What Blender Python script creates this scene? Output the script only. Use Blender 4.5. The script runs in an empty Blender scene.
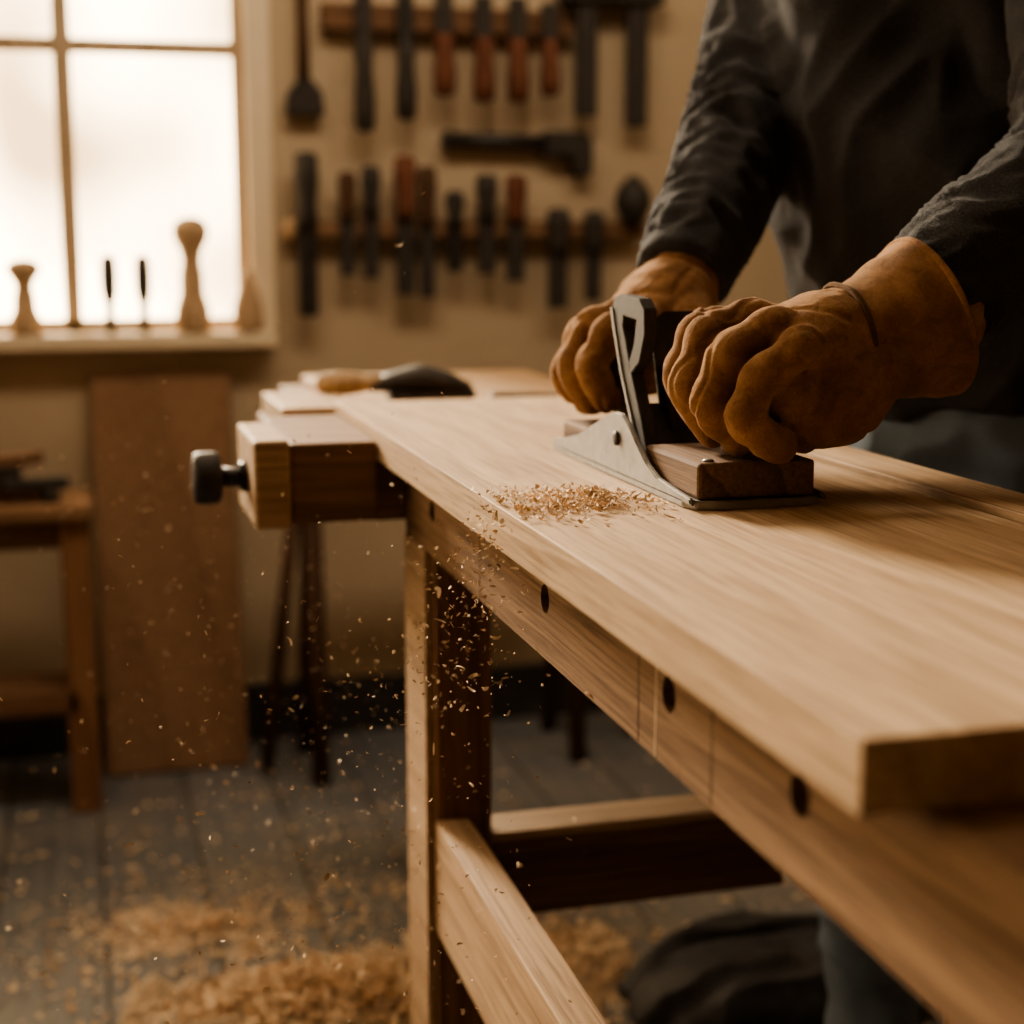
import bpy, bmesh, math, random
from mathutils import Vector, Matrix, noise
V=Vector
R=random.Random(11)
scene=bpy.context.scene

# ---------------------------------------------------------------- materials
def newmat(name):
    m=bpy.data.materials.new(name); m.use_nodes=True
    nt=m.node_tree; b=nt.nodes['Principled BSDF']
    return m,nt,b
def c4(c): return (c[0],c[1],c[2],1)
def ramp(nt,stops):
    r=nt.nodes.new('ShaderNodeValToRGB'); e=r.color_ramp.elements
    e[0].position=stops[0][0]; e[0].color=c4(stops[0][1])
    e[1].position=stops[-1][0]; e[1].color=c4(stops[-1][1])
    for p,c in stops[1:-1]:
        n=e.new(p); n.color=c4(c)
    return r
def coords(nt,scale,rot=(0,0,0)):
    tc=nt.nodes.new('ShaderNodeTexCoord'); mp=nt.nodes.new('ShaderNodeMapping')
    mp.inputs['Scale'].default_value=scale; mp.inputs['Rotation'].default_value=rot
    nt.links.new(tc.outputs['Object'],mp.inputs['Vector']); return mp
def noi(nt,vec,scale,detail=4,rough=.55,dist=0):
    n=nt.nodes.new('ShaderNodeTexNoise'); n.inputs['Scale'].default_value=scale
    n.inputs['Detail'].default_value=detail; n.inputs['Roughness'].default_value=rough
    n.inputs['Distortion'].default_value=dist
    nt.links.new(vec.outputs[0],n.inputs['Vector']); return n
def mixc(nt,fac,a,b,mode='MIX'):
    m=nt.nodes.new('ShaderNodeMix'); m.data_type='RGBA'; m.blend_type=mode
    if isinstance(fac,float): m.inputs[0].default_value=fac
    else: nt.links.new(fac,m.inputs[0])
    for i,x in ((6,a),(7,b)):
        if isinstance(x,tuple): m.inputs[i].default_value=c4(x)
        else: nt.links.new(x,m.inputs[i])
    return m.outputs[2]
def bump(nt,b,h,strength,dist=.002):
    bp=nt.nodes.new('ShaderNodeBump'); bp.inputs['Strength'].default_value=strength
    bp.inputs['Distance'].default_value=dist
    nt.links.new(h,bp.inputs['Height']); nt.links.new(bp.outputs[0],b.inputs['Normal'])
def wood(name,c1,c2,axis='Y',wave=9.0,rough=.68,wdist=5.0,fine=.85,pore=.5,patch=.4):
    m,nt,b=newmat(name)
    k={'X':(.07,1,1),'Y':(1,.07,1),'Z':(1,1,.07)}[axis]
    k2={'X':(.025,1,1),'Y':(1,.025,1),'Z':(1,1,.025)}[axis]
    mp=coords(nt,k)
    w=nt.nodes.new('ShaderNodeTexWave'); w.wave_type='BANDS'
    w.bands_direction='DIAGONAL'; w.wave_profile='SAW'
    w.inputs['Scale'].default_value=wave; w.inputs['Distortion'].default_value=wdist
    w.inputs['Detail'].default_value=2.5; w.inputs['Detail Scale'].default_value=1.2
    nt.links.new(mp.outputs[0],w.inputs['Vector'])
    mid=tuple(.35*a+.65*bb for a,bb in zip(c2,c1))
    r=ramp(nt,[(0,c1),(.55,mid),(.92,c2),(1,c1)])
    nt.links.new(w.outputs['Fac'],r.inputs[0])
    mp2=coords(nt,k2); n=noi(nt,mp2,260,6,.68)
    r2=ramp(nt,[(.36,(pore,pore*.93,pore*.86)),(.56,(1,1,1))]); nt.links.new(n.outputs['Fac'],r2.inputs[0])
    col=mixc(nt,fine,r.outputs[0],r2.outputs[0],'MULTIPLY')
    mp3=coords(nt,k); n3=noi(nt,mp3,7,3)
    r3=ramp(nt,[(.3,(.80,.78,.76)),(.7,(1.0,1.0,1.0))]); nt.links.new(n3.outputs['Fac'],r3.inputs[0])
    col=mixc(nt,patch,col,r3.outputs[0],'MULTIPLY')
    nt.links.new(col,b.inputs['Base Color']); b.inputs['Roughness'].default_value=rough
    b.inputs['Specular IOR Level'].default_value=.2
    bump(nt,b,n.outputs['Fac'],.4,.0012)
    return m
def plain(name,c,rough=.5,metal=0,var=.25,scale=30,bstr=.1,bd=.001,detail=4,spec=.5):
    m,nt,b=newmat(name); mp=coords(nt,(1,1,1)); n=noi(nt,mp,scale,detail)
    r=ramp(nt,[(.3,tuple(x*(1-var) for x in c)),(.7,tuple(min(1,x*(1+var)) for x in c))])
    nt.links.new(n.outputs['Fac'],r.inputs[0]); nt.links.new(r.outputs[0],b.inputs['Base Color'])
    b.inputs['Roughness'].default_value=rough; b.inputs['Metallic'].default_value=metal
    b.inputs['Specular IOR Level'].default_value=spec
    if bstr: bump(nt,b,n.outputs['Fac'],bstr,bd)
    return m

OAK=wood('planed_oak',(.56,.405,.265),(.445,.305,.19),'Y',wave=10,rough=.62,wdist=12,pore=.55,patch=.22)
OAKX=wood('oak_cross',(.53,.37,.235),(.43,.285,.17),'X')
BENCH=wood('bench_oak',(.32,.205,.125),(.23,.14,.082),'Y',pore=.45,wave=12)
BENCHX=wood('bench_oak_cross',(.31,.19,.115),(.22,.13,.075),'X')
LEG=wood('bench_leg_wood',(.31,.17,.098),(.22,.115,.064),'Z')
LEG_LIT=wood('lit_leg_wood',(.50,.345,.22),(.41,.27,.165),'Y')  # paler leg wood: window light put into the colour of lit faces
PANEL=wood('panel_wood',(.34,.21,.13),(.29,.175,.107),'Z',wave=3)
DARKW=wood('dark_wood',(.13,.074,.046),(.08,.045,.029),'Z')
DARKX=wood('dark_wood_x',(.23,.132,.08),(.155,.086,.05),'X')
REDW=wood('red_handle_wood',(.21,.09,.058),(.15,.062,.04),'Z')
TURN=wood('turned_maple',(.60,.44,.29),(.5,.35,.22),'Z',wave=14)
FRAME=wood('window_frame_wood',(.62,.49,.35),(.52,.40,.28),'Z')
WALNUT=wood('walnut_block',(.25,.16,.105),(.13,.08,.052),'Y',wave=16,rough=.75)
STEEL=plain('brushed_steel',(.27,.26,.245),.5,1,.15,90,.08)
IRON=plain('dark_iron',(.045,.042,.040),.42,.55,.3,60,.2)
BLACK=plain('black_steel',(.044,.038,.034),.6,.0,.3,60,.1,spec=.3)
HOLE=plain('hole_dark',(.010,.007,.005),.9,0,.2,30,0)
LINE=plain('pencil_line',(.08,.05,.03),.9,0,.2,30,0)
CHALK=plain('chalk_line',(.66,.51,.35),.9,0,.2,30,0)
CHIP=plain('wood_chips',(.80,.63,.45),.8,0,.18,25,0)
CHIPD=plain('wood_chips_dark',(.56,.39,.25),.8,0,.25,25,0)
DUST=plain('sawdust',(.52,.41,.30),.95,0,.35,120,.8,.004)
CLOTHB=plain('black_canvas',(.030,.030,.033),.6,0,.4,40,.4,.003)
SKIN=plain('skin',(.55,.33,.24),.5,0,.08,20,.1)
HAIR=plain('brown_hair',(.05,.03,.02),.6,0,.4,160,.6,.003)
EYE=plain('eye_white',(.75,.72,.68),.2,0,.03,20,0)
BOOT=plain('boot_leather',(.06,.035,.02),.5,0,.3,40,.3)

def leather(name='tan_suede_leather',k=1.0):
    m,nt,b=newmat(name); mp=coords(nt,(1,1,1))
    n=noi(nt,mp,18,6,.62,.4); n2=noi(nt,mp,620,4,.75); n3=noi(nt,mp,75,6,.72,.8)
    r=ramp(nt,[(.30,(.18*k,.090*k,.043*k)),(.5,(.31*k,.165*k,.082*k)),(.70,(.46*k,.275*k,.152*k))])
    nt.links.new(n.outputs['Fac'],r.inputs[0])
    r3=ramp(nt,[(.38,(.56,.52,.49)),(.55,(1,1,1))]); nt.links.new(n3.outputs['Fac'],r3.inputs[0])
    col=mixc(nt,.55,r.outputs[0],r3.outputs[0],'MULTIPLY')
    r4=ramp(nt,[(.3,(.70,.68,.66)),(.7,(1.12,1.12,1.12))]); nt.links.new(n2.outputs['Fac'],r4.inputs[0])
    col=mixc(nt,.75,col,r4.outputs[0],'MULTIPLY')
    nt.links.new(col,b.inputs['Base Color']); b.inputs['Roughness'].default_value=.92
    b.inputs['Specular IOR Level'].default_value=.12
    b.inputs['Sheen Weight'].default_value=.25; b.inputs['Sheen Tint'].default_value=(.85,.65,.45,1)
    ad=nt.nodes.new('ShaderNodeMath'); ad.operation='MULTIPLY_ADD'
    nt.links.new(n2.outputs['Fac'],ad.inputs[0]); ad.inputs[1].default_value=.5
    nt.links.new(n3.outputs['Fac'],ad.inputs[2])
    bump(nt,b,ad.outputs[0],.8,.0024); return m
LEATHER=leather(); LEATHERD=leather('dark_leather_welt',.35)
def cloth(name,c,sc=700,rough=.9,sheen=.08,bs=.5):
    m,nt,b=newmat(name); mp=coords(nt,(1,1,1)); n=noi(nt,mp,sc,3,.7); n2=noi(nt,mp,14,4)
    r=ramp(nt,[(.3,tuple(x*.55 for x in c)),(.7,tuple(x*1.45 for x in c))])
    nt.links.new(n.outputs['Fac'],r.inputs[0])
    r2=ramp(nt,[(.3,(.75,.75,.75)),(.7,(1,1,1))]); nt.links.new(n2.outputs['Fac'],r2.inputs[0])
    nt.links.new(mixc(nt,.7,r.outputs[0],r2.outputs[0],'MULTIPLY'),b.inputs['Base Color'])
    b.inputs['Roughness'].default_value=rough; b.inputs['Specular IOR Level'].default_value=.1
    b.inputs['Sheen Weight'].default_value=sheen; b.inputs['Sheen Roughness'].default_value=.5
    bump(nt,b,n.outputs['Fac'],bs,.0015); return m
SHIRT=cloth('charcoal_knit',(.053,.053,.058),480,bs=.9)
JEANS=cloth('washed_denim',(.19,.24,.31),900)
def plaster():
    m,nt,b=newmat('beige_plaster'); mp=coords(nt,(1,1,1)); n=noi(nt,mp,2.2,5); n2=noi(nt,mp,60,5)
    r=ramp(nt,[(.3,(.43,.345,.245)),(.7,(.53,.43,.31))]); nt.links.new(n.outputs['Fac'],r.inputs[0])
    nt.links.new(r.outputs[0],b.inputs['Base Color']); b.inputs['Roughness'].default_value=.9
    bump(nt,b,n2.outputs['Fac'],.2,.003); return m
PLASTER=plaster()
CREAM=plain('cream_paint',(.76,.65,.49),.6,0,.06,8,.05)
BASEB=plain('dark_baseboard',(.042,.038,.035),.6,0,.3,10,.1)
def floormat():
    m,nt,b=newmat('grey_floorboards'); mp=coords(nt,(1,1,1),(0,0,math.radians(90)))
    br=nt.nodes.new('ShaderNodeTexBrick'); br.offset=.37
    br.inputs['Scale'].default_value=1; br.inputs['Brick Width'].default_value=1.9
    br.inputs['Row Height'].default_value=.17; br.inputs['Mortar Size'].default_value=.004
    br.inputs['Color1'].default_value=(.155,.165,.178,1); br.inputs['Color2'].default_value=(.205,.212,.222,1)
    br.inputs['Mortar'].default_value=(.06,.06,.062,1)
    nt.links.new(mp.outputs[0],br.inputs['Vector'])
    mp2=coords(nt,(1,.05,1)); n=noi(nt,mp2,60,5)
    r=ramp(nt,[(.3,(.65,.65,.66)),(.7,(1.1,1.08,1.05))]); nt.links.new(n.outputs['Fac'],r.inputs[0])
    mp3=coords(nt,(1,1,1)); n3=noi(nt,mp3,3.2,7,.7)
    r3=ramp(nt,[(.47,(0,0,0)),(.75,(.5,.5,.5))]); nt.links.new(n3.outputs['Fac'],r3.inputs[0])
    col=mixc(nt,.8,br.outputs['Color'],r.outputs[0],'MULTIPLY')
    col=mixc(nt,r3.outputs[0],col,(.34,.29,.23))
    nt.links.new(col,b.inputs['Base Color']); b.inputs['Roughness'].default_value=.55
    bump(nt,b,br.outputs['Fac'],-.4,.003); return m
FLOOR=floormat()

# ---------------------------------------------------------------- mesh builder
def catmull(P,t,i):
    n=len(P); g=lambda j:P[max(0,min(n-1,j))]
    a,b,c,d=g(i-1),g(i),g(i+1),g(i+2)
    return .5*((2*b)+(c-a)*t+(2*a-5*b+4*c-d)*t*t+(3*b-a-3*c+d)*t**3)
def sweep(bm,pts,rads,ref=(0,0,1),seg=16,sub=5,cap='round',smooth=True):
    P=[V(p) for p in pts]; Q=[V((r,r,0)) if not isinstance(r,(tuple,list)) else V((r[0],r[1],0)) for r in rads]
    S=[];W=[]
    if sub>1 and len(P)>2:
        for i in range(len(P)-1):
            for k in range(sub):
                S.append(catmull(P,k/sub,i)); W.append(Q[i].lerp(Q[i+1],(lambda t:t*t*(3-2*t))(k/sub)))
        S.append(P[-1]);W.append(Q[-1])
    else: S=P;W=Q
    n=len(S); rings=[]; ref=V(ref)
    fr=[]
    for i in range(n):
        T=(S[min(n-1,i+1)]-S[max(0,i-1)]).normalized()
        s=ref-T*ref.dot(T)
        if s.length<1e-4: s=T.orthogonal()
        s.normalize(); fr.append((T,s,T.cross(s)))
    L=[]
    if cap=='round':
        T,s,o=fr[0]; r=min(W[0][0],W[0][1])
        for a in (75,50,25):
            L.append((S[0]-T*r*math.sin(math.radians(a)),W[0]*math.cos(math.radians(a)),s,o))
    for i in range(n): L.append((S[i],W[i],fr[i][1],fr[i][2]))
    if cap=='round':
        T,s,o=fr[-1]; r=min(W[-1][0],W[-1][1])
        for a in (25,50,75):
            L.append((S[-1]+T*r*math.sin(math.radians(a)),W[-1]*math.cos(math.radians(a)),s,o))
    for c,w,s,o in L:
        rings.append([bm.verts.new(c+s*w[0]*math.cos(2*math.pi*k/seg)+o*w[1]*math.sin(2*math.pi*k/seg)) for k in range(seg)])
    fs=[]
    for a,b in zip(rings,rings[1:]):
        for k in range(seg):
            fs.append(bm.faces.new((a[k],a[(k+1)%seg],b[(k+1)%seg],b[k])))
    if cap!='open':
        fs.append(bm.faces.new(list(reversed(rings[0])))); fs.append(bm.faces.new(rings[-1]))
    for f in fs: f.smooth=smooth
    return fs
class MB:
    def __init__(s): s.bm=bmesh.new(); s.mats=[]
    def mi(s,m):
        if m not in s.mats: s.mats.append(m)
        return s.mats.index(m)
    def add(s,t,m,mat=None,smooth=None):
        i=s.mi(m)
        bmesh.ops.recalc_face_normals(t,faces=t.faces[:])
        if mat is not None: t.transform(mat)
        for f in t.faces:
            f.material_index=i
            if smooth is not None: f.smooth=smooth
        me=bpy.data.meshes.new('t'); t.to_mesh(me); t.free(); s.bm.from_mesh(me); bpy.data.meshes.remove(me)
    def box(s,lo,hi,m,bev=.002,mat=None,seg=2):
        t=bmesh.new(); bmesh.ops.create_cube(t,size=1)
        lo=V(lo);hi=V(hi);d=hi-lo;c=(hi+lo)/2
        for v in t.verts: v.co=V((v.co.x*d.x,v.co.y*d.y,v.co.z*d.z))+c
        if bev: bmesh.ops.bevel(t,geom=t.edges[:]+t.verts[:],offset=bev,segments=seg,affect='EDGES',profile=.5)
        s.add(t,m,mat,False)
    def prism(s,poly,vec,m,bev=0,mat=None):
        t=bmesh.new(); vs=[t.verts.new(p) for p in poly]; f=t.faces.new(vs)
        r=bmesh.ops.extrude_face_region(t,geom=[f])
        for v in r['geom']:
            if isinstance(v,bmesh.types.BMVert): v.co+=V(vec)
        if bev: bmesh.ops.bevel(t,geom=t.edges[:],offset=bev,segments=2,affect='EDGES')
        s.add(t,m,mat,False)
    def tube(s,pts,rads,m,ref=(0,0,1),seg=14,sub=4,cap='round',mat=None):
        t=bmesh.new(); sweep(t,pts,rads,ref,seg,sub,cap); s.add(t,m,mat)
    def lathe(s,prof,o,axis,m,seg=20,mat=None):
        a=V(axis).normalized(); o=V(o); t=bmesh.new()
        u=a.orthogonal().normalized(); w=a.cross(u); rings=[]
        for r,d in prof:
            rings.append([t.verts.new(o+a*d+(u*math.cos(2*math.pi*k/seg)+w*math.sin(2*math.pi*k/seg))*max(r,.0003)) for k in range(seg)])
        for p,q in zip(rings,rings[1:]):
            for k in range(seg):
                f=t.faces.new((p[k],p[(k+1)%seg],q[(k+1)%seg],q[k])); f.smooth=True
        t.faces.new(rings[0]); t.faces.new(list(reversed(rings[-1]))); s.add(t,m,mat)
    def done(s,name,parent=None):
        me=bpy.data.meshes.new(name); s.bm.to_mesh(me); s.bm.free()
        for m in s.mats: me.materials.append(m)
        o=bpy.data.objects.new(name,me); scene.collection.objects.link(o)
        if parent: o.parent=parent
        return o
def empty(name):
    e=bpy.data.objects.new(name,None); scene.collection.objects.link(e); e.empty_display_size=.05; return e
def organic(name,build,voxel,mat,smooth=3,post=None,parent=None,sfac=.5):
    bm=bmesh.new(); build(bm); bmesh.ops.recalc_face_normals(bm,faces=bm.faces[:])
    me=bpy.data.meshes.new(name); bm.to_mesh(me); bm.free()
    o=bpy.data.objects.new(name,me); scene.collection.objects.link(o)
    md=o.modifiers.new('r','REMESH'); md.mode='VOXEL'; md.voxel_size=voxel; md.use_smooth_shade=True
    sm=o.modifiers.new('s','SMOOTH'); sm.factor=sfac; sm.iterations=smooth
    dg=bpy.context.evaluated_depsgraph_get(); dg.update()
    nm=bpy.data.meshes.new_from_object(o.evaluated_get(dg))
    o.modifiers.clear(); o.data=nm; nm.name=name
    if post:
        nr=[v.normal.copy() for v in nm.vertices]
        for v,n in zip(nm.vertices,nr): v.co=v.co+n*post(v.co,n)
    nm.materials.clear(); nm.materials.append(mat)
    for p in nm.polygons: p.use_smooth=True; p.material_index=0
    nm.update()
    if parent: o.parent=parent
    return o

# ---------------------------------------------------------------- room
WY=3.38
b=MB(); b.box((-2.2,-2.4,-.06),(2.4,WY+.2,0),FLOOR,0); b.done('floor')
b=MB(); b.box((-2.2,-2.4,2.7),(2.4,WY+.2,2.8),PLASTER,0); b.done('ceiling')
b=MB()
for lo,hi in (((-2.2,WY,0),(-.92,WY+.2,2.7)),((.37,WY,0),(2.4,WY+.2,2.7)),((-.92,WY,0),(.37,WY+.2,.868)),((-.92,WY,2.35),(.37,WY+.2,2.7))):
    b.box(lo,hi,PLASTER,0)
b.done('wall_back')
b=MB()
for lo,hi in (((-2.4,-2.4,0),(-2.2,1.0,2.7)),((-2.4,2.9,0),(-2.2,WY+.2,2.7)),((-2.4,1.0,0),(-2.2,2.9,.8)),((-2.4,1.0,2.5),(-2.2,2.9,2.7))):  # opening added and placed for the light it lets onto the bench
    b.box(lo,hi,PLASTER,0)
b.done('wall_left')
b=MB(); b.box((2.4,-2.4,0),(2.6,WY+.2,2.7),PLASTER,0); b.done('wall_right')
b=MB(); b.box((-2.4,-2.6,0),(2.6,-2.4,2.7),PLASTER,0); b.done('wall_front')
b=MB(); b.box((-2.2,WY-.018,0),(2.4,WY,.125),BASEB,.003); b.done('baseboard_back')
# back window
b=MB()
b.box((-.96,WY-.075,.868),(.40,WY+.10,.90),CREAM,.004)
b.box((.356,WY-.012,.90),(.408,WY+.11,2.38),CREAM,.003)
b.box((-.945,WY-.012,.90),(-.905,WY+.11,2.38),CREAM,.003)
b.box((-.945,WY-.012,2.34),(.392,WY+.11,2.38),CREAM,.003)
for x in (.350,-.006,-.370,-.735):
    b.box((x-.018,WY+.02,.90),(x+.018,WY+.04,2.34),FRAME,.003)
b.box((-.905,WY+.02,.90),(.35,WY+.04,.925),FRAME,.003)
for z in (1.475,2.02): b.box((-.905,WY+.022,z-.015),(.35,WY+.038,z+.015),FRAME,.003)
b.done('window_1')
b=MB()  # unseen left window, added to light the bench's left faces
for y in (1.0,1.95,2.87): b.box((-2.36,y,.8),(-2.24,y+.03,2.5),FRAME,.003)
for z in (.8,1.62,2.47): b.box((-2.36,1.0,z),(-2.24,2.9,z+.03),FRAME,.003)
b.done('added_side_window')

def turned(name,x,y,h,r,m=TURN):
    b=MB(); b.lathe([(r*.2,0),(r*.95,0),(r,.006),(r*.9,.03*h/.14),(r*.66,.045*h/.14),(r*.62,.07*h/.14),(r*.5,.085*h/.14),(r*.58,.098*h/.14),(r*.9,.112*h/.14),(r*1.0,.122*h/.14),(r*.85,.134*h/.14),(r*.3,h)],(x,y,.9003),(0,0,1),m,24); return b.done(name)
turned('turned_wood_spindle',-.100,3.338,.150,.034)
turned('turned_wood_spindle',.232,3.338,.235,.038)
b=MB(); b.lathe([(.030,0),(.032,.01),(.030,.05),(.020,.085),(.012,.11),(.009,.125)],(.345,3.333,.9003),(0,0,1),TURN,24); b.done('turned_wood_finial')
def sill_tool(x):
    b=MB(); b.lathe([(.010,0),(.011,.004),(.009,.02),(.009,.06),(.012,.065),(.016,.08),(.017,.12),(.015,.15),(.008,.158)],(x,3.345,.9003),(0,0,1),BLACK,14); b.done('standing_awl')
sill_tool(.066); sill_tool(.134)

ang=math.atan2(.17,.83)
b=MB(); M=Matrix.Translation((0,3.19,0))@Matrix.Rotation(-ang,4,'X')
b.box((.018,0,.005),(.305,.022,.83),PANEL,.003,M); b.done('plywood_panel')

# side table
b=MB()
b.box((-.70,2.98,.575),(.010,3.17,.605),BENCHX,.004)
for x in (-.68,-.05):
    for y in (3.0,3.10): b.box((x,y,0),(x+.055,y+.055,.575),LEG,.004)
b.box((-.66,3.0,.20),(-.03,3.15,.245),DARKX,.003)
b.box((-.64,3.012,.52),(-.04,3.03,.575),DARKX,.002)
b.done('side_table')
b=MB()
for i in range(18):
    x=-.42+(i%9)*.042+R.uniform(-.01,.01); y=3.07+R.uniform(-.04,.04); a=R.uniform(0,3)
    M=Matrix.Translation((x,y,.606+.0125+(i%4)*.021))@Matrix.Rotation(a,4,'Z')
    b.box((-.06,-.013,-.0115),(.06,.013,.0115),R.choice((TURN,DARKX,DARKX,BLACK)),.003,M)
b.done('wood_offcuts')

# sawhorse by the wall
b=MB()
b.box((.38,3.08,.60),(1.05,3.14,.66),DARKX,.004)
for x in (.435,.98):
    b.tube([(x,3.10,.61),(x,3.04,.0)],[.019,.019],DARKW,seg=4,sub=1,cap='flat')
    b.tube([(x,3.12,.61),(x,3.26,.0)],[.019,.019],DARKW,seg=4,sub=1,cap='flat')
b.tube([(.405,3.10,.60),(.335,3.12,.02)],[.014,.014],DARKW,seg=4,sub=1,cap='flat')
b.tube([(1.0,3.10,.60),(1.14,3.16,.02)],[.016,.016],DARKW,seg=4,sub=1,cap='flat')
b.done('sawhorse')

# ---------------------------------------------------------------- wall tools
TY=WY-.03; WF=WY-.0006
b=MB(); b.box((.515,WY-.045,1.515),(1.05,WF,1.545),DARKX,.004); b.box((.515,WY-.02,1.545),(1.05,WF,1.57),DARKX,.003); b.done('tool_rack')
b=MB(); b.box((.445,WY-.05,1.093),(1.22,WF,1.128),BENCHX,.004); b.lathe([(.01,0),(.022,.003),(.024,.02),(.018,.03)],(.455,TY,1.11),(-1,0,0),TURN,16); b.done('tool_rack')
def hang(name,x,zt,zb,hm,bm_,w=.026,y=None,split=.45,flip=False):
    y=WY-.064 if y is None else y
    L=zt-zb; b=MB(); zs=zt-L*split
    if not flip:
        b.lathe([(w*.30,0),(w*.52,.006),(w*.56,L*split*.35),(w*.42,L*split*.7),(w*.5,L*split*.92),(w*.36,L*split)],(x,y,zt),(0,0,-1),hm,14)
        b.box((x-w*.42,y-.004,zb),(x+w*.42,y+.012,zs+.01),bm_,.002)
    else:
        b.box((x-w*.42,y-.004,zs),(x+w*.42,y+.017,zt),bm_,.002)
        b.lathe([(w*.36,0),(w*.5,.008),(w*.42,(zs-zb)*.3),(w*.56,(zs-zb)*.65),(w*.52,(zs-zb)*.95),(w*.3,(zs-zb))],(x,y,zs+.004),(0,0,-1),hm,14)
    return b.done(name)
for x,zt,zb,hm,bl,w in ((.595,1.60,1.305,BLACK,BLACK,.040),(.683,1.60,1.33,BLACK,IRON,.040),(.765,1.59,1.38,REDW,BLACK,.044),(.850,1.59,1.37,REDW,BLACK,.044),(.925,1.59,1.37,REDW,BLACK,.044),(.995,1.58,1.385,REDW,BLACK,.040)):
    hang('wood_chisel',x,zt,zb,hm,bl,w,flip=True,split=.4)
for x,zt,zb,hm,bl,w in ((.470,1.266,.93,BLACK,IRON,.046),(.555,1.228,1.015,DARKW,BLACK,.036),(.605,1.24,1.008,BLACK,BLACK,.038),(.678,1.262,.972,REDW,BLACK,.044),(.725,1.24,.966,DARKW,BLACK,.038),(.785,1.19,1.02,BLACK,IRON,.038),(.855,1.225,1.015,BLACK,BLACK,.044),(.920,1.225,1.0,REDW,BLACK,.044),(1.015,1.155,.94,BLACK,BLACK,.048),(1.096,1.15,.955,BLACK,BLACK,.042)):
    hang('wood_file',x,zt,zb,hm,bl,w)
b=MB(); b.lathe([(.008,0),(.02,.01),(.035,.03),(.042,.06),(.03,.085),(.015,.11)],(1.185,WY-.067,1.225),(0,0,-1),BLACK,16); b.done('round_brush')
def mallet(x,zb):
    b=MB(); b.box((x-.055,WY-.075,1.585),(x+.055,WY-.005,1.64),BLACK,.005)
    b.box((x-.023,WY-.06,zb),(x+.023,WY-.036,1.59),BLACK,.004); b.done('claw_hammer')
mallet(1.08,1.35); mallet(1.195,1.33)
b=MB(); b.lathe([(.012,0),(.014,.02),(.011,.15),(.013,.30)],(.476,WY-.02,1.70),(0,0,-1),DARKW,12)
b.prism([(.438,WY-.045,1.342),(.515,WY-.045,1.342),(.512,WY-.045,1.385),(.492,WY-.045,1.412),(.46,WY-.045,1.412),(.44,WY-.045,1.385)],(0,.044,0),BLACK,.003); b.done('wall_paint_scraper')
b=MB(); b.tube([(.78,WY-.03,1.297),(1.02,WY-.03,1.293)],[.017,.017],IRON,seg=12,sub=1,cap='flat')
b.prism([(.99,WY-.05,1.318),(1.085,WY-.05,1.318),(1.10,WY-.05,1.29),(1.095,WY-.05,1.225),(1.06,WY-.05,1.225),(1.05,WY-.05,1.265),(.99,WY-.05,1.265)],(0,.049,0),BLACK,.004)
b.lathe([(.02,0),(.022,.01),(.014,.02)],(.785,WY-.03,1.297),(-1,0,0),BLACK,14); b.done('hand_drill')

# ---------------------------------------------------------------- bench
bench=empty('workbench')
def part(name,fn):
    b=MB(); fn(b); return b.done(name,bench)
YN=.38
part('bench_top',lambda b:b.box((.362,YN+.005,.807),(.793,2.48,.8665),BENCH,.003))
HY=(.666,.843,1.101,1.491)
def apron():
    z0,z1,x0,x1=.785,.8668,.328,.3615
    zc=.831; r=.0110
    ys=[YN]
    for y in HY: ys+= [y-.02,y+.02]
    ys.append(1.62)
    mb=MB()
    for i in range(0,len(ys),2): mb.box((x0,ys[i],z0),(x1,ys[i+1],z1),BENCH,0)
    for y in HY:
        t=bmesh.new(); N=32; sq=[];ci=[];sq2=[];ci2=[]
        for k in range(N):
            a=2*math.pi*k/N; ca,sa=math.cos(a),math.sin(a)
            dy=.02/abs(ca) if abs(ca)>1e-6 else 1e9
            dz=((z1-zc) if sa>0 else (zc-z0))/abs(sa) if abs(sa)>1e-6 else 1e9
            d=min(dy,dz)
            for lst,x,rr in ((sq,x0,d),(ci,x0,r),(sq2,x1,d),(ci2,x1,r)):
                lst.append(t.verts.new((x,y+ca*rr,zc+sa*rr)))
        for k in range(N):
            j=(k+1)%N
            t.faces.new((sq[k],sq[j],ci[j],ci[k])); t.faces.new((ci[k],ci[j],ci2[j],ci2[k]))
            t.faces.new((sq[k],sq[j],sq2[j],sq2[k]))
        mb.add(t,BENCH,None,False)
        mb.box((x1-.018,y-.012,zc-.012),(x1-.014,y+.012,zc+.012),HOLE,0)
    for y,m in ((.895,LINE),(.864,CHALK),(.776,LINE),(1.30,LINE)):
        mb.box((x0-.0003,y-.0007,z0+.001),(x0+.001,y+.0007,z1-.001),m,0)
    mb.done('apron',bench)
apron()
def legs(b):
    for y0,y1 in ((1.528,1.64),(.40,.48)): b.box((.338,y0,0),(.398,y1,.806),LEG,.003)
    for y0,y1 in ((1.15,1.22),(.40,.48)): b.box((.755,y0,0),(.792,y1,.806),LEG,.003)
part('legs',legs)
part('lit_leg_face',lambda b:b.box((.329,1.535,0),(.3378,1.635,.784),LEG_LIT,.001))  # pale slab on the leg's left side, window light put into its colour
part('stretcher_front',lambda b:b.box((.336,.48,.375),(.372,1.526,.4975),LEG_LIT,.001))  # pale wood carries the light on this stretcher's top and left side
part('stretcher_rear',lambda b:(b.box((.758,.48,.375),(.788,1.149,.46),LEG,.001),b.box((.758,1.221,.375),(.788,1.63,.46),LEG,.001)))
part('stretcher_cross',lambda b:(b.box((.399,1.57,.36),(.757,1.605,.452),DARKX,.003),b.box((.399,1.56,.452),(.757,1.62,.462),OAKX,.002)))
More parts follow.
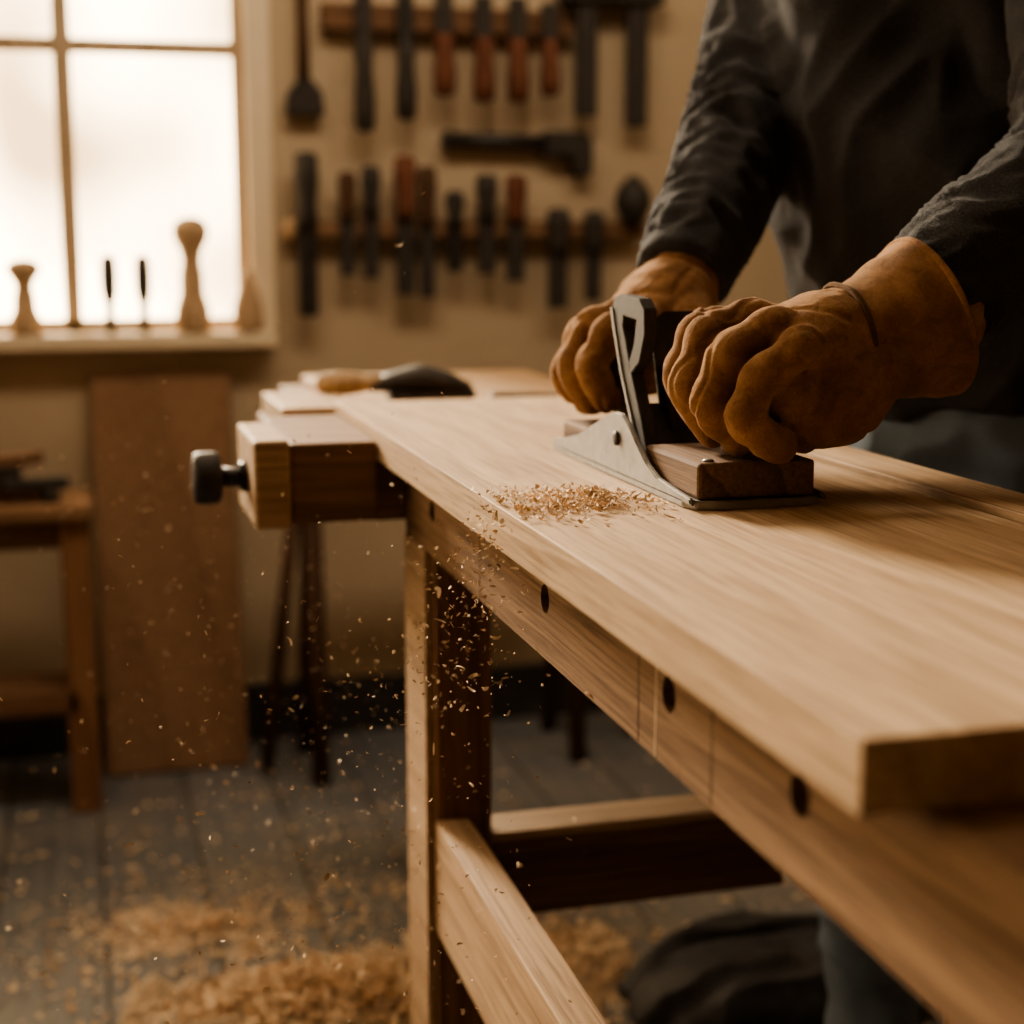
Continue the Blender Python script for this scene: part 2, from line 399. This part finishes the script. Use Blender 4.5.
def vise(b):
    b.box((.204,1.60,.805),(.2945,1.86,.888),BENCHX,.003)
    b.box((.2945,1.622,.800),(.361,1.86,.865),BENCHX,.003)
    b.box((.166,1.59,.802),(.203,1.76,.893),OAKX,.004)
    b.box((.232,1.89,.868),(.33,2.10,.893),OAK,.003)
    b.box((.225,1.862,.80),(.361,2.10,.867),BENCHX,.004)
    b.box((.335,1.89,.868),(.70,2.47,.882),OAKX,.003)
    b.box((.30,2.11,.80),(.361,2.47,.867),BENCHX,.003)
part('end_vise',vise)
def screw(b):
    b.tube([(.175,1.665,.847),(.130,1.665,.847)],[.0105,.0105],IRON,seg=16,sub=1,cap='flat')
    b.lathe([(.014,0),(.022,.001),(.027,.004),(.028,.008),(.028,.024),(.026,.029),(.012,.031)],(.140,1.665,.847),(-1,0,0),BLACK,12)
    b.lathe([(.015,0),(.017,.002),(.015,.008)],(.166,1.665,.847),(-1,0,0),IRON,20)
part('vise_screw',screw)

b=MB(); b.box((.296,.547,.8672),(.632,1.884,.90),OAK,.0007,seg=2); b.done('oak_plank')
M=Matrix.Translation((.664,1.2,.886))@Matrix.Rotation(math.radians(.6),4,'Z')
b=MB(); b.box((-.027,-.66,-.0188),(.027,.66,.0185),OAK,.001,M); b.done('oak_batten')

b=MB(); z=.8825
b.lathe([(.006,0),(.013,.006),(.0165,.03),(.015,.05),(.011,.07),(.012,.085)],(.300,2.075,z+.0225),V((.98,-.14,-.0)),TURN,18)
b.tube([(.378,2.065,z+.018),(.403,2.06,z+.024),(.438,2.055,z+.028),(.468,2.051,z+.024),(.498,2.047,z+.015)],[(.014,.008),(.024,.014),(.028,.018),(.026,.014),(.016,.009)],BLACK,(0,1,0),18)
b.box((.393,2.03,z),(.508,2.075,z+.014),IRON,.003)
b.done('bench_brush')
b=MB(); b.tube([(.53,2.03,z+.005),(.57,2.025,z+.005),(.62,2.02,z+.005)],[(.012,.004),(.009,.003),(.005,.002)],IRON,(0,1,0),12); b.done('marking_knife')

# ---------------------------------------------------------------- hand plane
plane=empty('hand_plane')
PX0,PX1=.426,.536
b=MB()
pl=[(PX0,1.405),(PX0,1.075),(PX0+.006,1.062),(PX0+.02,1.056),(PX1-.02,1.056),(PX1-.006,1.062),(PX1,1.075),(PX1,1.405),(PX1-.01,1.411),(PX0+.01,1.411)]
b.prism([(x,y,.9004) for x,y in pl],(0,0,.0065),STEEL,.001)
prof=[(1.408,.904),(1.405,.912),(1.37,.916),(1.33,.924),(1.29,.937),(1.255,.949),(1.232,.955),(1.212,.955),(1.196,.948),(1.178,.936),(1.155,.923),(1.13,.915),(1.09,.911),(1.062,.909),(1.058,.904)]
for x in (PX0,PX1-.0045): b.prism([(x,y,zz) for y,zz in prof],(.0045,0,0),STEEL,.0012)
b.done('sole_and_cheeks',plane)
b=MB(); b.box((PX0+.008,1.064,.907),(PX1-.008,1.178,.934),WALNUT,.003); b.box((PX0+.008,1.305,.907),(PX1-.008,1.40,.929),WALNUT,.003); b.done('wood_infill',plane)
b=MB()
b.lathe([(.006,0),(.0062,.002),(.003,.003)],(PX0-.0002,1.222,.934),(-1,0,0),BLACK,16)
b.lathe([(.004,0),(.0045,.001),(.002,.002)],(PX0+.02,1.075,.934),(0,0,1),STEEL,12)
b.done('cheek_screw',plane)
b=MB()
d=V((0,.045,.125)).normalized(); nrm=V((0,d.z,-d.y))
def slab(x0,x1,base,L,th,m,bev=.0012):
    B=V(base); t=[V((x0,B.y,B.z)),V((x1,B.y,B.z)),V((x1,B.y,B.z))+d*L,V(((x0+x1)/2+ .014,B.y,B.z))+d*(L+.01),V(((x0+x1)/2-.014,B.y,B.z))+d*(L+.01),V((x0,B.y,B.z))+d*L]
    b.prism(t,nrm*th,m,bev)
slab(.466,.520,(0,1.212,.908),.126,.004,IRON)
slab(.470,.516,(0,1.206,.912),.085,.004,IRON)
b.prism([(.452,1.19,.907),(.452,1.255,.907),(.452,1.262,.945),(.452,1.235,.962)],(.06,0,0),BLACK,.003)
b.lathe([(.006,0),(.010,.001),(.010,.006),(.004,.008)],(.4525,1.240,.947),(-1,0,0),STEEL,14)
outer=[(1.210,.912),(1.238,.945),(1.266,.985),(1.286,1.022),(1.292,1.038),(1.286,1.047),(1.272,1.050),(1.224,1.048),(1.212,1.040),(1.210,1.020),(1.222,.996),(1.241,.985),(1.249,.992),(1.236,1.010),(1.230,1.030),(1.262,1.032),(1.264,1.024),(1.240,.985),(1.214,.948),(1.194,.915)]
b.prism([(.444,y,z_) for y,z_ in outer],(.011,0,0),BLACK,.0009)
b.prism([(.4425,y,z_) for y,z_ in [(1.210,.912),(1.238,.945),(1.266,.985),(1.286,1.022),(1.292,1.038),(1.288,1.038),(1.282,1.023),(1.262,.986),(1.234,.947),(1.205,.913)]],(.0014,0,0),STEEL,0)
b.done('iron_and_lever_cap',plane)
b=MB()
b.lathe([(.016,0),(.018,.004),(.012,.015),(.011,.028),(.017,.042),(.020,.052),(.016,.066),(.006,.070)],(.490,1.372,.928),(0,0,1),WALNUT,20)
b.tube([(.490,1.125,.932),(.490,1.118,.955),(.490,1.10,.98),(.490,1.085,.998)],[(.011,.017),(.011,.015),(.011,.016),(.010,.012)],WALNUT,(1,0,0),14)
b.done('knob_and_tote',plane)

# ---------------------------------------------------------------- person
man=empty('woodworker')
def wrinkle(p,sc,amp,seed=0.):
    q=V((p.x*sc+seed,p.y*sc,p.z*sc)); n=noise.noise(q)+.5*noise.noise(q*2.1)
    return amp*n
def crease(p,sc,amp,seed=0.):
    n=abs(noise.noise(V((p.x*sc+seed,p.y*sc*1.3,p.z*sc*.8))))
    return -amp*max(0,1-n*7)
def glove_post(seed):
    return lambda p,n: wrinkle(p,34,.0012,seed)+crease(p,20,.0022,seed+3)
def fingers(bm,F,center,side_ref,off=(0,0,0)):
    C=V(center); O=V(off)
    for m,p,d_,t_,r in F:
        m=V(m)+O;p=V(p)+O;d_=V(d_)+O;t_=V(t_)+O
        root=m+(C-m)*.5
        sweep(bm,[root,m,(m+p)/2,p,(p+d_)/2,d_,t_],[r*.98,r*1.05,r*.97,r*1.06,r*.97,r*1.0,r*.92],side_ref,16,5)
def near_glove(bm):
    sweep(bm,[(.650,1.118,1.036),(.612,1.114,1.026),(.577,1.110,1.020),(.550,1.108,1.017),(.527,1.106,1.014),(.510,1.106,1.012)],
          [(.044,.044),(.042,.043),(.042,.042),(.048,.041),(.053,.036),(.051,.028)],(0,1,0),28)
    sweep(bm,[(.585,1.083,1.00),(.552,1.076,.975),(.522,1.074,.960)],[.028,.033,.024],(0,1,0))
    sweep(bm,[(.578,1.13,1.00),(.545,1.137,.985),(.515,1.14,.972)],[.028,.030,.020],(0,1,0))
    sweep(bm,[(.510,1.070,.980),(.510,1.14,.983)],[.024,.024],(1,0,0),16,1)
    F=[((.497,1.153,1.030),(.462,1.157,1.024),(.447,1.155,.990),(.462,1.150,.960),.0156),
       ((.493,1.122,1.036),(.456,1.123,1.024),(.440,1.120,.984),(.458,1.116,.953),.0166),
       ((.495,1.089,1.031),(.458,1.088,1.012),(.444,1.086,.973),(.466,1.083,.950),.0165),
       ((.502,1.057,1.019),(.469,1.055,.997),(.457,1.053,.966),(.484,1.053,.947),.0156)]
    fingers(bm,F,(.55,1.107,1.015),(0,1,0),(.008,0,0))
    sweep(bm,[(.565,1.130,1.018),(.540,1.160,1.020),(.511,1.179,1.026),(.486,1.183,1.030)],[.022,.0195,.0165,.0145],(0,0,1),16,5)
organic('glove_left_hand',near_glove,.0022,LEATHER,2,glove_post(1.3),man)
def far_glove(bm):
    sweep(bm,[(.578,1.455,1.078),(.564,1.440,1.052),(.553,1.430,1.040),(.536,1.420,1.032),(.518,1.412,1.024),(.501,1.410,1.018)],
          [(.034,.034),(.039,.039),(.048,.044),(.052,.040),(.052,.034),(.050,.026)],(-.1,1,0),28)
    sweep(bm,[(.545,1.39,1.02),(.523,1.376,.99),(.508,1.372,.975)],[.028,.030,.023],(0,1,0))
    sweep(bm,[(.510,1.375,.985),(.510,1.44,.985)],[.024,.024],(1,0,0),16,1)
    F=[((.490,1.362,1.022),(.456,1.354,1.014),(.438,1.352,.982),(.454,1.356,.953),.0160),
       ((.486,1.394,1.027),(.449,1.387,1.015),(.432,1.385,.976),(.450,1.387,.949),.0168),
       ((.488,1.426,1.022),(.452,1.422,1.006),(.436,1.419,.968),(.456,1.418,.945),.0165),
       ((.494,1.455,1.012),(.464,1.454,.994),(.452,1.451,.961),(.470,1.447,.945),.0150)]
    fingers(bm,F,(.53,1.412,1.02),(0,1,0),(.008,0,0))
    sweep(bm,[(.553,1.395,1.03),(.543,1.358,1.016),(.528,1.332,.998),(.511,1.322,.976)],[.025,.0215,.0182,.0155],(0,0,1),16,5)
organic('glove_right_hand',far_glove,.0022,LEATHER,2,glove_post(7.1),man)
def cuff(name,pts,rads,ref=(0,0,1)):
    bm=bmesh.new(); sweep(bm,pts,rads,ref,40,6,'open')
    me=bpy.data.meshes.new(name); bm.to_mesh(me); bm.free(); me.update()
    nr=[v.normal.copy() for v in me.vertices]
    for v,n in zip(me.vertices,nr):
        v.co+=n*(wrinkle(v.co,22,.003))
    me.materials.append(LEATHER)
    for p in me.polygons: p.use_smooth=True
    o=bpy.data.objects.new(name,me); scene.collection.objects.link(o); o.parent=man
    s=o.modifiers.new('solid','SOLIDIFY'); s.thickness=.0036; s.offset=0
    s=o.modifiers.new('sub','SUBSURF'); s.levels=1; s.render_levels=2
    return o
cuff('glove_cuff_left',[(.572,1.110,1.018),(.596,1.112,1.021),(.622,1.115,1.028),(.640,1.118,1.033),(.646,1.1185,1.035)],[.0435,.0485,.056,.0625,.0650])
def ringtube(b,c,ax,r,tr,m,n=40,jit=.0012):
    c=V(c); ax=V(ax).normalized(); u=ax.orthogonal().normalized(); w=ax.cross(u)
    pts=[c+(u*math.cos(a)+w*math.sin(a))*(r+jit*math.sin(a*5)) for a in [2*math.pi*k/n for k in range(n+1)]]
    b.tube(pts,[tr]*len(pts),m,ax,8,1,'flat')
b=MB(); ringtube(b,(.574,1.1105,1.0185),(.95,.03,.2),.0442,.0026,LEATHERD); b.done('glove_seams',man)

SH_N=V((.895,1.342,1.450)); EL_N=V((.828,1.185,1.160)); WR_N=V((.612,1.112,1.026))
SH_F=V((.786,1.700,1.460)); EL_F=V((.690,1.588,1.212)); WR_F=V((.564,1.438,1.056))
side=V((-.294,.956,0))
def shirt(bm):
    sweep(bm,[(.925,1.50,.940),(.912,1.50,1.0),(.885,1.505,1.08),(.855,1.512,1.20),(.838,1.518,1.33),(.842,1.52,1.43),(.842,1.52,1.485),(.83,1.52,1.53)],
          [(.185,.130),(.182,.128),(.182,.128),(.190,.135),(.200,.135),(.180,.112),(.105,.082),(.062,.060)],side,32,5,'flat')
    sweep(bm,[V((.86,1.44,1.44)),SH_N,SH_N.lerp(EL_N,.5)+V((.01,-.008,0)),EL_N,EL_N.lerp(WR_N,.5)+V((0,-.002,-.002)),WR_N],[.075,.075,.070,.068,.060,.041],(0,0,1),24,6,'round')
    sweep(bm,[V((.80,1.60,1.45)),SH_F,SH_F.lerp(EL_F,.5)+V((.008,.008,0)),EL_F,EL_F.lerp(WR_F,.5)+V((.004,.004,-.002)),WR_F],[.075,.075,.068,.062,.055,.047],(0,0,1),24,6,'flat')
def seg_param(p,a,b_):
    ab=b_-a; t=(p-a).dot(ab)/ab.length_squared; tc=max(0,min(1,t)); q=a+ab*tc
    return tc,(p-q).length,(p-q)
def shirt_post(p,n):
    best=None
    for k,(a,e,w) in enumerate(((SH_N,EL_N,WR_N),(SH_F,EL_F,WR_F))):
        t1,d1,r1=seg_param(p,a,e); t2,d2,r2=seg_param(p,e,w)
        if d2<d1: s=.31+t2*.26; dd=d2; r=r2; ax=(w-e).normalized()
        else: s=t1*.31; dd=d1; r=r1; ax=(e-a).normalized()
        if best is None or dd<best[0]: best=(dd,s,r,ax,k)
    dd,s,r,ax,k=best
    wa=max(0,min(1,(.105-dd)/.03))
    u=ax.orthogonal().normalized(); w=ax.cross(u); th=math.atan2(r.dot(w),r.dot(u))
    cx,sx=math.cos(th),math.sin(th)
    nn=noise.noise(V((s*36+cx*1.5,cx*1.3+k*9,sx*1.3)))
    amp=.0085*(.5+.9*math.exp(-((s-.31)/.09)**2)+.5*math.exp(-((s-.50)/.07)**2))
    if s>.54: amp*=.4
    arm=amp*((1-abs(nn)*2.2)-.5)
    n2=noise.noise(V((p.x*7+p.z*3,p.y*8-p.z*4,p.z*3.5)))
    n3=noise.noise(V((p.x*16,p.y*15+p.z*9,p.z*8+5)))
    tor=.022*((1-abs(n2)*2.2)-.5)+.008*((1-abs(n3)*2)-.5)
    return wa*arm+(1-wa)*tor
organic('shirt',shirt,.0055,SHIRT,6,shirt_post,man)
def jeans(bm):
    sweep(bm,[(.925,1.50,.968),(.925,1.50,.90),(.925,1.50,.84),(.925,1.50,.79)],[(.168,.114),(.174,.121),(.178,.122),(.16,.11)],side,28,4,'round')
    sweep(bm,[(.94,1.418,.86),(.935,1.405,.76),(.925,1.38,.48),(.965,1.37,.10)],[.096,.092,.068,.055],(1,0,0),20,6,'round')
    sweep(bm,[(.905,1.585,.86),(.90,1.60,.76),(.885,1.62,.48),(.915,1.63,.10)],[.096,.092,.068,.055],(1,0,0),20,6,'round')
organic('jeans',jeans,.007,JEANS,4,lambda p,n:.008*((1-abs(noise.noise(V((p.x*12,p.y*12,p.z*18))))*2.2)-.5),man)
def boots(bm):
    for y,x in ((1.37,.965),(1.63,.915)):
        sweep(bm,[(x+.03,y,.05),(x-.03,y,.052),(x-.12,y,.04),(x-.19,y,.032)],[(.040,.048),(.044,.050),(.048,.038),(.040,.028)],(0,1,0),20,5,'round')
        sweep(bm,[(x,y,.05),(x,y,.16)],[.048,.050],(1,0,0),20,1,'round')
organic('boots',boots,.006,BOOT,3,None,man)
HC=V((.775,1.515,1.665))
def head(bm):
    sweep(bm,[(.84,1.52,1.49),(.825,1.52,1.54),(.80,1.517,1.60)],[.060,.056,.056],(0,1,0),20,5)
    sweep(bm,[HC+V((.005,0,-.105)),HC+V((-.012,0,-.085)),HC+V((-.008,0,-.04)),HC,HC+V((.01,0,.05)),HC+V((.015,0,.085))],[(.035,.045),(.052,.072),(.068,.088),(.074,.096),(.072,.092),(.048,.06)],(0,1,0),24,5)
    sweep(bm,[HC+V((-.085,0,.012)),HC+V((-.103,0,-.012)),HC+V((-.110,0,-.028))],[.008,.011,.014],(0,1,0),12,4)
    sweep(bm,[HC+V((-.088,-.018,-.062)),HC+V((-.094,0,-.064)),HC+V((-.088,.018,-.062))],[.006,.009,.006],(0,0,1),10,4)
    for s_ in (-1,1):
        sweep(bm,[HC+V((.01,s_*.074,.02)),HC+V((.018,s_*.082,.0)),HC+V((.008,s_*.076,-.028))],[.012,.015,.008],(1,0,0),10,4)
        sweep(bm,[HC+V((-.078,s_*.012,.030)),HC+V((-.078,s_*.048,.028))],[.010,.009],(0,0,1),10,1)
organic('head',head,.004,SKIN,4,None,man)
def hair(bm):
    sweep(bm,[HC+V((.02,0,-.03)),HC+V((.018,0,.02)),HC+V((.012,0,.06)),HC+V((.012,0,.095))],[(.073,.075),(.079,.090),(.077,.096),(.05,.062)],(0,1,0),24,5)
    sweep(bm,[HC+V((-.05,-.05,.075)),HC+V((-.078,0,.082)),HC+V((-.05,.05,.075))],[.02,.022,.02],(0,0,1),14,4)
organic('hair',hair,.005,HAIR,3,lambda p,n:.004*noise.noise(p*60),man)
b=MB()
for s_ in (-1,1):
    t=bmesh.new(); bmesh.ops.create_uvsphere(t,u_segments=16,v_segments=12,radius=.0125); b.add(t,EYE,Matrix.Translation(HC+V((-.078,s_*.031,.010))),True)
    t=bmesh.new(); bmesh.ops.create_uvsphere(t,u_segments=12,v_segments=8,radius=.0055); b.add(t,BLACK,Matrix.Translation(HC+V((-.0868,s_*.031,.007))),True)
b.done('eyes',man)

# ---------------------------------------------------------------- shavings
def flake(bm,c,L,w,curl,mi,flat=False,maxtilt=.5):
    n=4; vs=[]
    if flat: M=Matrix.Rotation(R.uniform(0,6.28),3,'Z')@Matrix.Rotation(R.uniform(-maxtilt,maxtilt),3,'X')@Matrix.Rotation(R.uniform(-maxtilt,maxtilt),3,'Y')
    else: M=Matrix.Rotation(R.uniform(0,6.28),3,'Z')@Matrix.Rotation(R.uniform(0,6.28),3,'X')@Matrix.Rotation(R.uniform(0,6.28),3,'Y')
    for i in range(n):
        t=i/(n-1)-.5; a=t*curl
        x=(math.sin(a)/curl*L) if curl>.01 else t*L; z=((1-math.cos(a))/curl*L) if curl>.01 else 0
        ww=w*(1-.5*abs(2*t)**2)
        vs.append((bm.verts.new(V(c)+M@V((x,-ww/2,z))),bm.verts.new(V(c)+M@V((x,ww/2,z+w*.12)))))
    for a,b_ in zip(vs,vs[1:]):
        f=bm.faces.new((a[0],b_[0],b_[1],a[1])); f.material_index=mi; f.smooth=True
def flakes(name,gen,N,flat=True,tilt=.5,mats=(CHIP,CHIPD)):
    bm=bmesh.new()
    for i in range(N):
        c,L,w,k=gen(); flake(bm,c,L,w,k,0 if R.random()<.75 else 1,flat,tilt)
    me=bpy.data.meshes.new(name); bm.to_mesh(me); bm.free()
    for m in mats: me.materials.append(m)
    o=bpy.data.objects.new(name,me); scene.collection.objects.link(o); return o
def g_board():
    if R.random()<.25:
        x=R.uniform(.298,.35); y=1.10+R.gauss(0,.035); h=.001
    else:
        r=abs(R.gauss(0,.50)); a=R.uniform(0,6.28)
        x=.368+math.cos(a)*r*.068; y=1.115+math.sin(a)*r*.070-(x-.366)*.2
        h=max(0,1-r)*.008
    if x<.298: x=.298+R.random()*.03
    if x>.420: x=.42-R.random()*.03
    return (x,y,.9018+R.uniform(0,h)),R.uniform(.002,.010),R.uniform(.0006,.0030),R.uniform(.2,4.5)
flakes('plank_shavings',g_board,850,True,.8)
def g_air():
    q=R.random(); sc=1
    if q<.18:
        t=R.random(); z=.905-t*.17; sp=.008+.040*t
        c=[.285-.02*t+R.gauss(0,sp*.7),1.08+.08*t+R.gauss(0,sp*1.4),z+R.gauss(0,.012)]
    elif q<.42: c=[.23+R.gauss(0,.085),1.36+R.gauss(0,.24),.65+R.gauss(0,.16)]; sc=.9
    else:
        c=[.29-abs(R.gauss(0,.18)),R.uniform(.95,2.0),.88-R.random()**.75*.78]; sc=.9
    if c[0]>.318: c[0]=.318-R.random()*.05
    if c[2]>.86 and c[0]>.285: c[0]=.285-R.random()*.02
    if c[0]>.13 and 1.56<c[1]<2.1 and c[2]>.78: c[0]-=.2
    big=R.random()<.16
    return c,R.uniform(.0014,.006)*(1.9 if big else 1)*sc,R.uniform(.0006,.0020)*(1.9 if big else 1)*sc,R.uniform(.1,3)
flakes('airborne_wood_shavings',g_air,2300,False)
def pile(name,cx,cy,sx,sy,h,N,s=1.0,spread=.6):
    bm=bmesh.new(); n=44; g=[]
    for i in range(n+1):
        row=[]
        for j in range(n+1):
            u=-1+2*i/n; v=-1+2*j/n; r=math.sqrt(u*u+v*v)*(1.05+.9*noise.noise(V((u*2.2+cx*9,v*2.2,cy)))+.4*noise.noise(V((u*7+cx*9,v*7,cy))))
            if max(abs(u),abs(v))>.97: r=max(r,1.2)
            z=h*max(0,1-r*r)*(1+.5*noise.noise(V((u*4,v*4,cx*5))))+.004*noise.noise(V((u*20,v*20,0)))
            row.append(bm.verts.new((cx+u*sx,cy+v*sy,max(-.003,z-.003))))
        g.append(row)
    for i in range(n):
        for j in range(n):
            f=bm.faces.new((g[i][j],g[i+1][j],g[i+1][j+1],g[i][j+1])); f.smooth=True; f.material_index=2
    for k in range(N):
        r=abs(R.gauss(0,spread)); a=R.uniform(0,6.28); u=math.cos(a)*r; v=math.sin(a)*r
        z=h*max(0,1-r*r)+.003+R.uniform(0,.006)
        flake(bm,(cx+u*sx,cy+v*sy,z),R.uniform(.006,.026)*s,R.uniform(.004,.012)*s,R.uniform(.3,2.6),0 if R.random()<.7 else 1,True,.7)
    me=bpy.data.meshes.new(name); bm.to_mesh(me); bm.free()
    for m in (CHIP,CHIPD,DUST): me.materials.append(m)
    o=bpy.data.objects.new(name,me); scene.collection.objects.link(o)
pile('sawdust_pile',.29,2.08,.28,.17,.05,2200,1.05,.60)
pile('sawdust_pile',.16,2.42,.34,.15,.004,900,.7,.8)
pile('sawdust_pile',.62,2.15,.17,.19,.025,1000,1.0)
def g_floor():
    y=2.28+R.gauss(0,.42); y=min(3.0,y)
    return (R.gauss(.30,.5),y,.004),R.uniform(.004,.022),R.uniform(.002,.010),R.uniform(.2,2)
flakes('floor_shavings',g_floor,1300,True,.3)

def bag(bm):
    sweep(bm,[(.74,1.87,.045),(.84,1.89,.06),(1.0,1.90,.055),(1.12,1.90,.04)],[(.07,.045),(.10,.062),(.10,.058),(.07,.038)],(0,1,0),24,6)
    sweep(bm,[(.70,1.93,.06),(.80,1.96,.105),(.94,1.97,.11),(1.08,1.95,.09)],[.014,.018,.018,.014],(0,1,0),12,6)
organic('canvas_tool_bag',bag,.006,CLOTHB,2,lambda p,n:.016*((1-abs(noise.noise(V((p.x*8,p.y*22,p.z*9))))*2.4)-.4) if p.z>.02 else 0)

# ---------------------------------------------------------------- light
w=bpy.data.worlds.new('world'); scene.world=w; w.use_nodes=True; nt=w.node_tree
bg=nt.nodes['Background']; tc=nt.nodes.new('ShaderNodeTexCoord')
dp=nt.nodes.new('ShaderNodeVectorMath'); dp.operation='DOT_PRODUCT'; dp.inputs[1].default_value=V((-.30,.93,.2)).normalized()
nt.links.new(tc.outputs['Generated'],dp.inputs[0])
mr=nt.nodes.new('ShaderNodeMapRange'); mr.inputs['From Min'].default_value=-.25; mr.inputs['From Max'].default_value=1.0
mr.inputs['To Min'].default_value=.10; mr.inputs['To Max'].default_value=12.5; mr.interpolation_type='SMOOTHERSTEP'
nt.links.new(dp.outputs['Value'],mr.inputs['Value'])
nz=nt.nodes.new('ShaderNodeTexNoise'); nz.inputs['Scale'].default_value=7; nz.inputs['Detail'].default_value=1; nt.links.new(tc.outputs['Generated'],nz.inputs['Vector'])
rr=nt.nodes.new('ShaderNodeValToRGB'); rr.color_ramp.elements[0].position=.38; rr.color_ramp.elements[0].color=(.24,.155,.08,1)
rr.color_ramp.elements[1].position=.64; rr.color_ramp.elements[1].color=(1,.75,.46,1)
nt.links.new(nz.outputs['Fac'],rr.inputs[0]); nt.links.new(rr.outputs[0],bg.inputs['Color'])
nt.links.new(mr.outputs[0],bg.inputs['Strength'])
sl=bpy.data.lights.new('sun','SUN'); sl.energy=11.5; sl.angle=math.radians(12); sl.color=(1,.83,.61)
so=bpy.data.objects.new('sun',sl); scene.collection.objects.link(so)
so.rotation_euler=V((.45,-2.2,-.80)).to_track_quat('-Z','Y').to_euler(); so.location=(-.5,5,3)
for x,y,e,dr in ((.60,2.0,15,(0,1.3,-1.5)),(1.5,2.0,8,(0,1.3,-1.5)),(-.1,1.9,9,(.15,0,-1))):  # added fill lights below the ceiling, no fixtures behind them
    ll=bpy.data.lights.new('fill_light','AREA'); ll.shape='DISK'; ll.size=.6; ll.energy=e; ll.color=(1,.80,.58)
    lo=bpy.data.objects.new('fill_light',ll); scene.collection.objects.link(lo)
    lo.location=(x,y,2.62); lo.rotation_euler=V(dr).to_track_quat('-Z','Y').to_euler()
try: scene.view_settings.look='AgX - Medium High Contrast'
except Exception: pass

cd=bpy.data.cameras.new('camera'); cam=bpy.data.objects.new('camera',cd); scene.collection.objects.link(cam)
cam.location=(0,0,1.10); cam.rotation_euler=(math.radians(79.98),0,math.radians(-15.36))
cd.sensor_width=36; cd.lens=55.33; cd.clip_start=.02
cd.dof.use_dof=True; cd.dof.focus_distance=1.16; cd.dof.aperture_fstop=3.5
scene.camera=cam
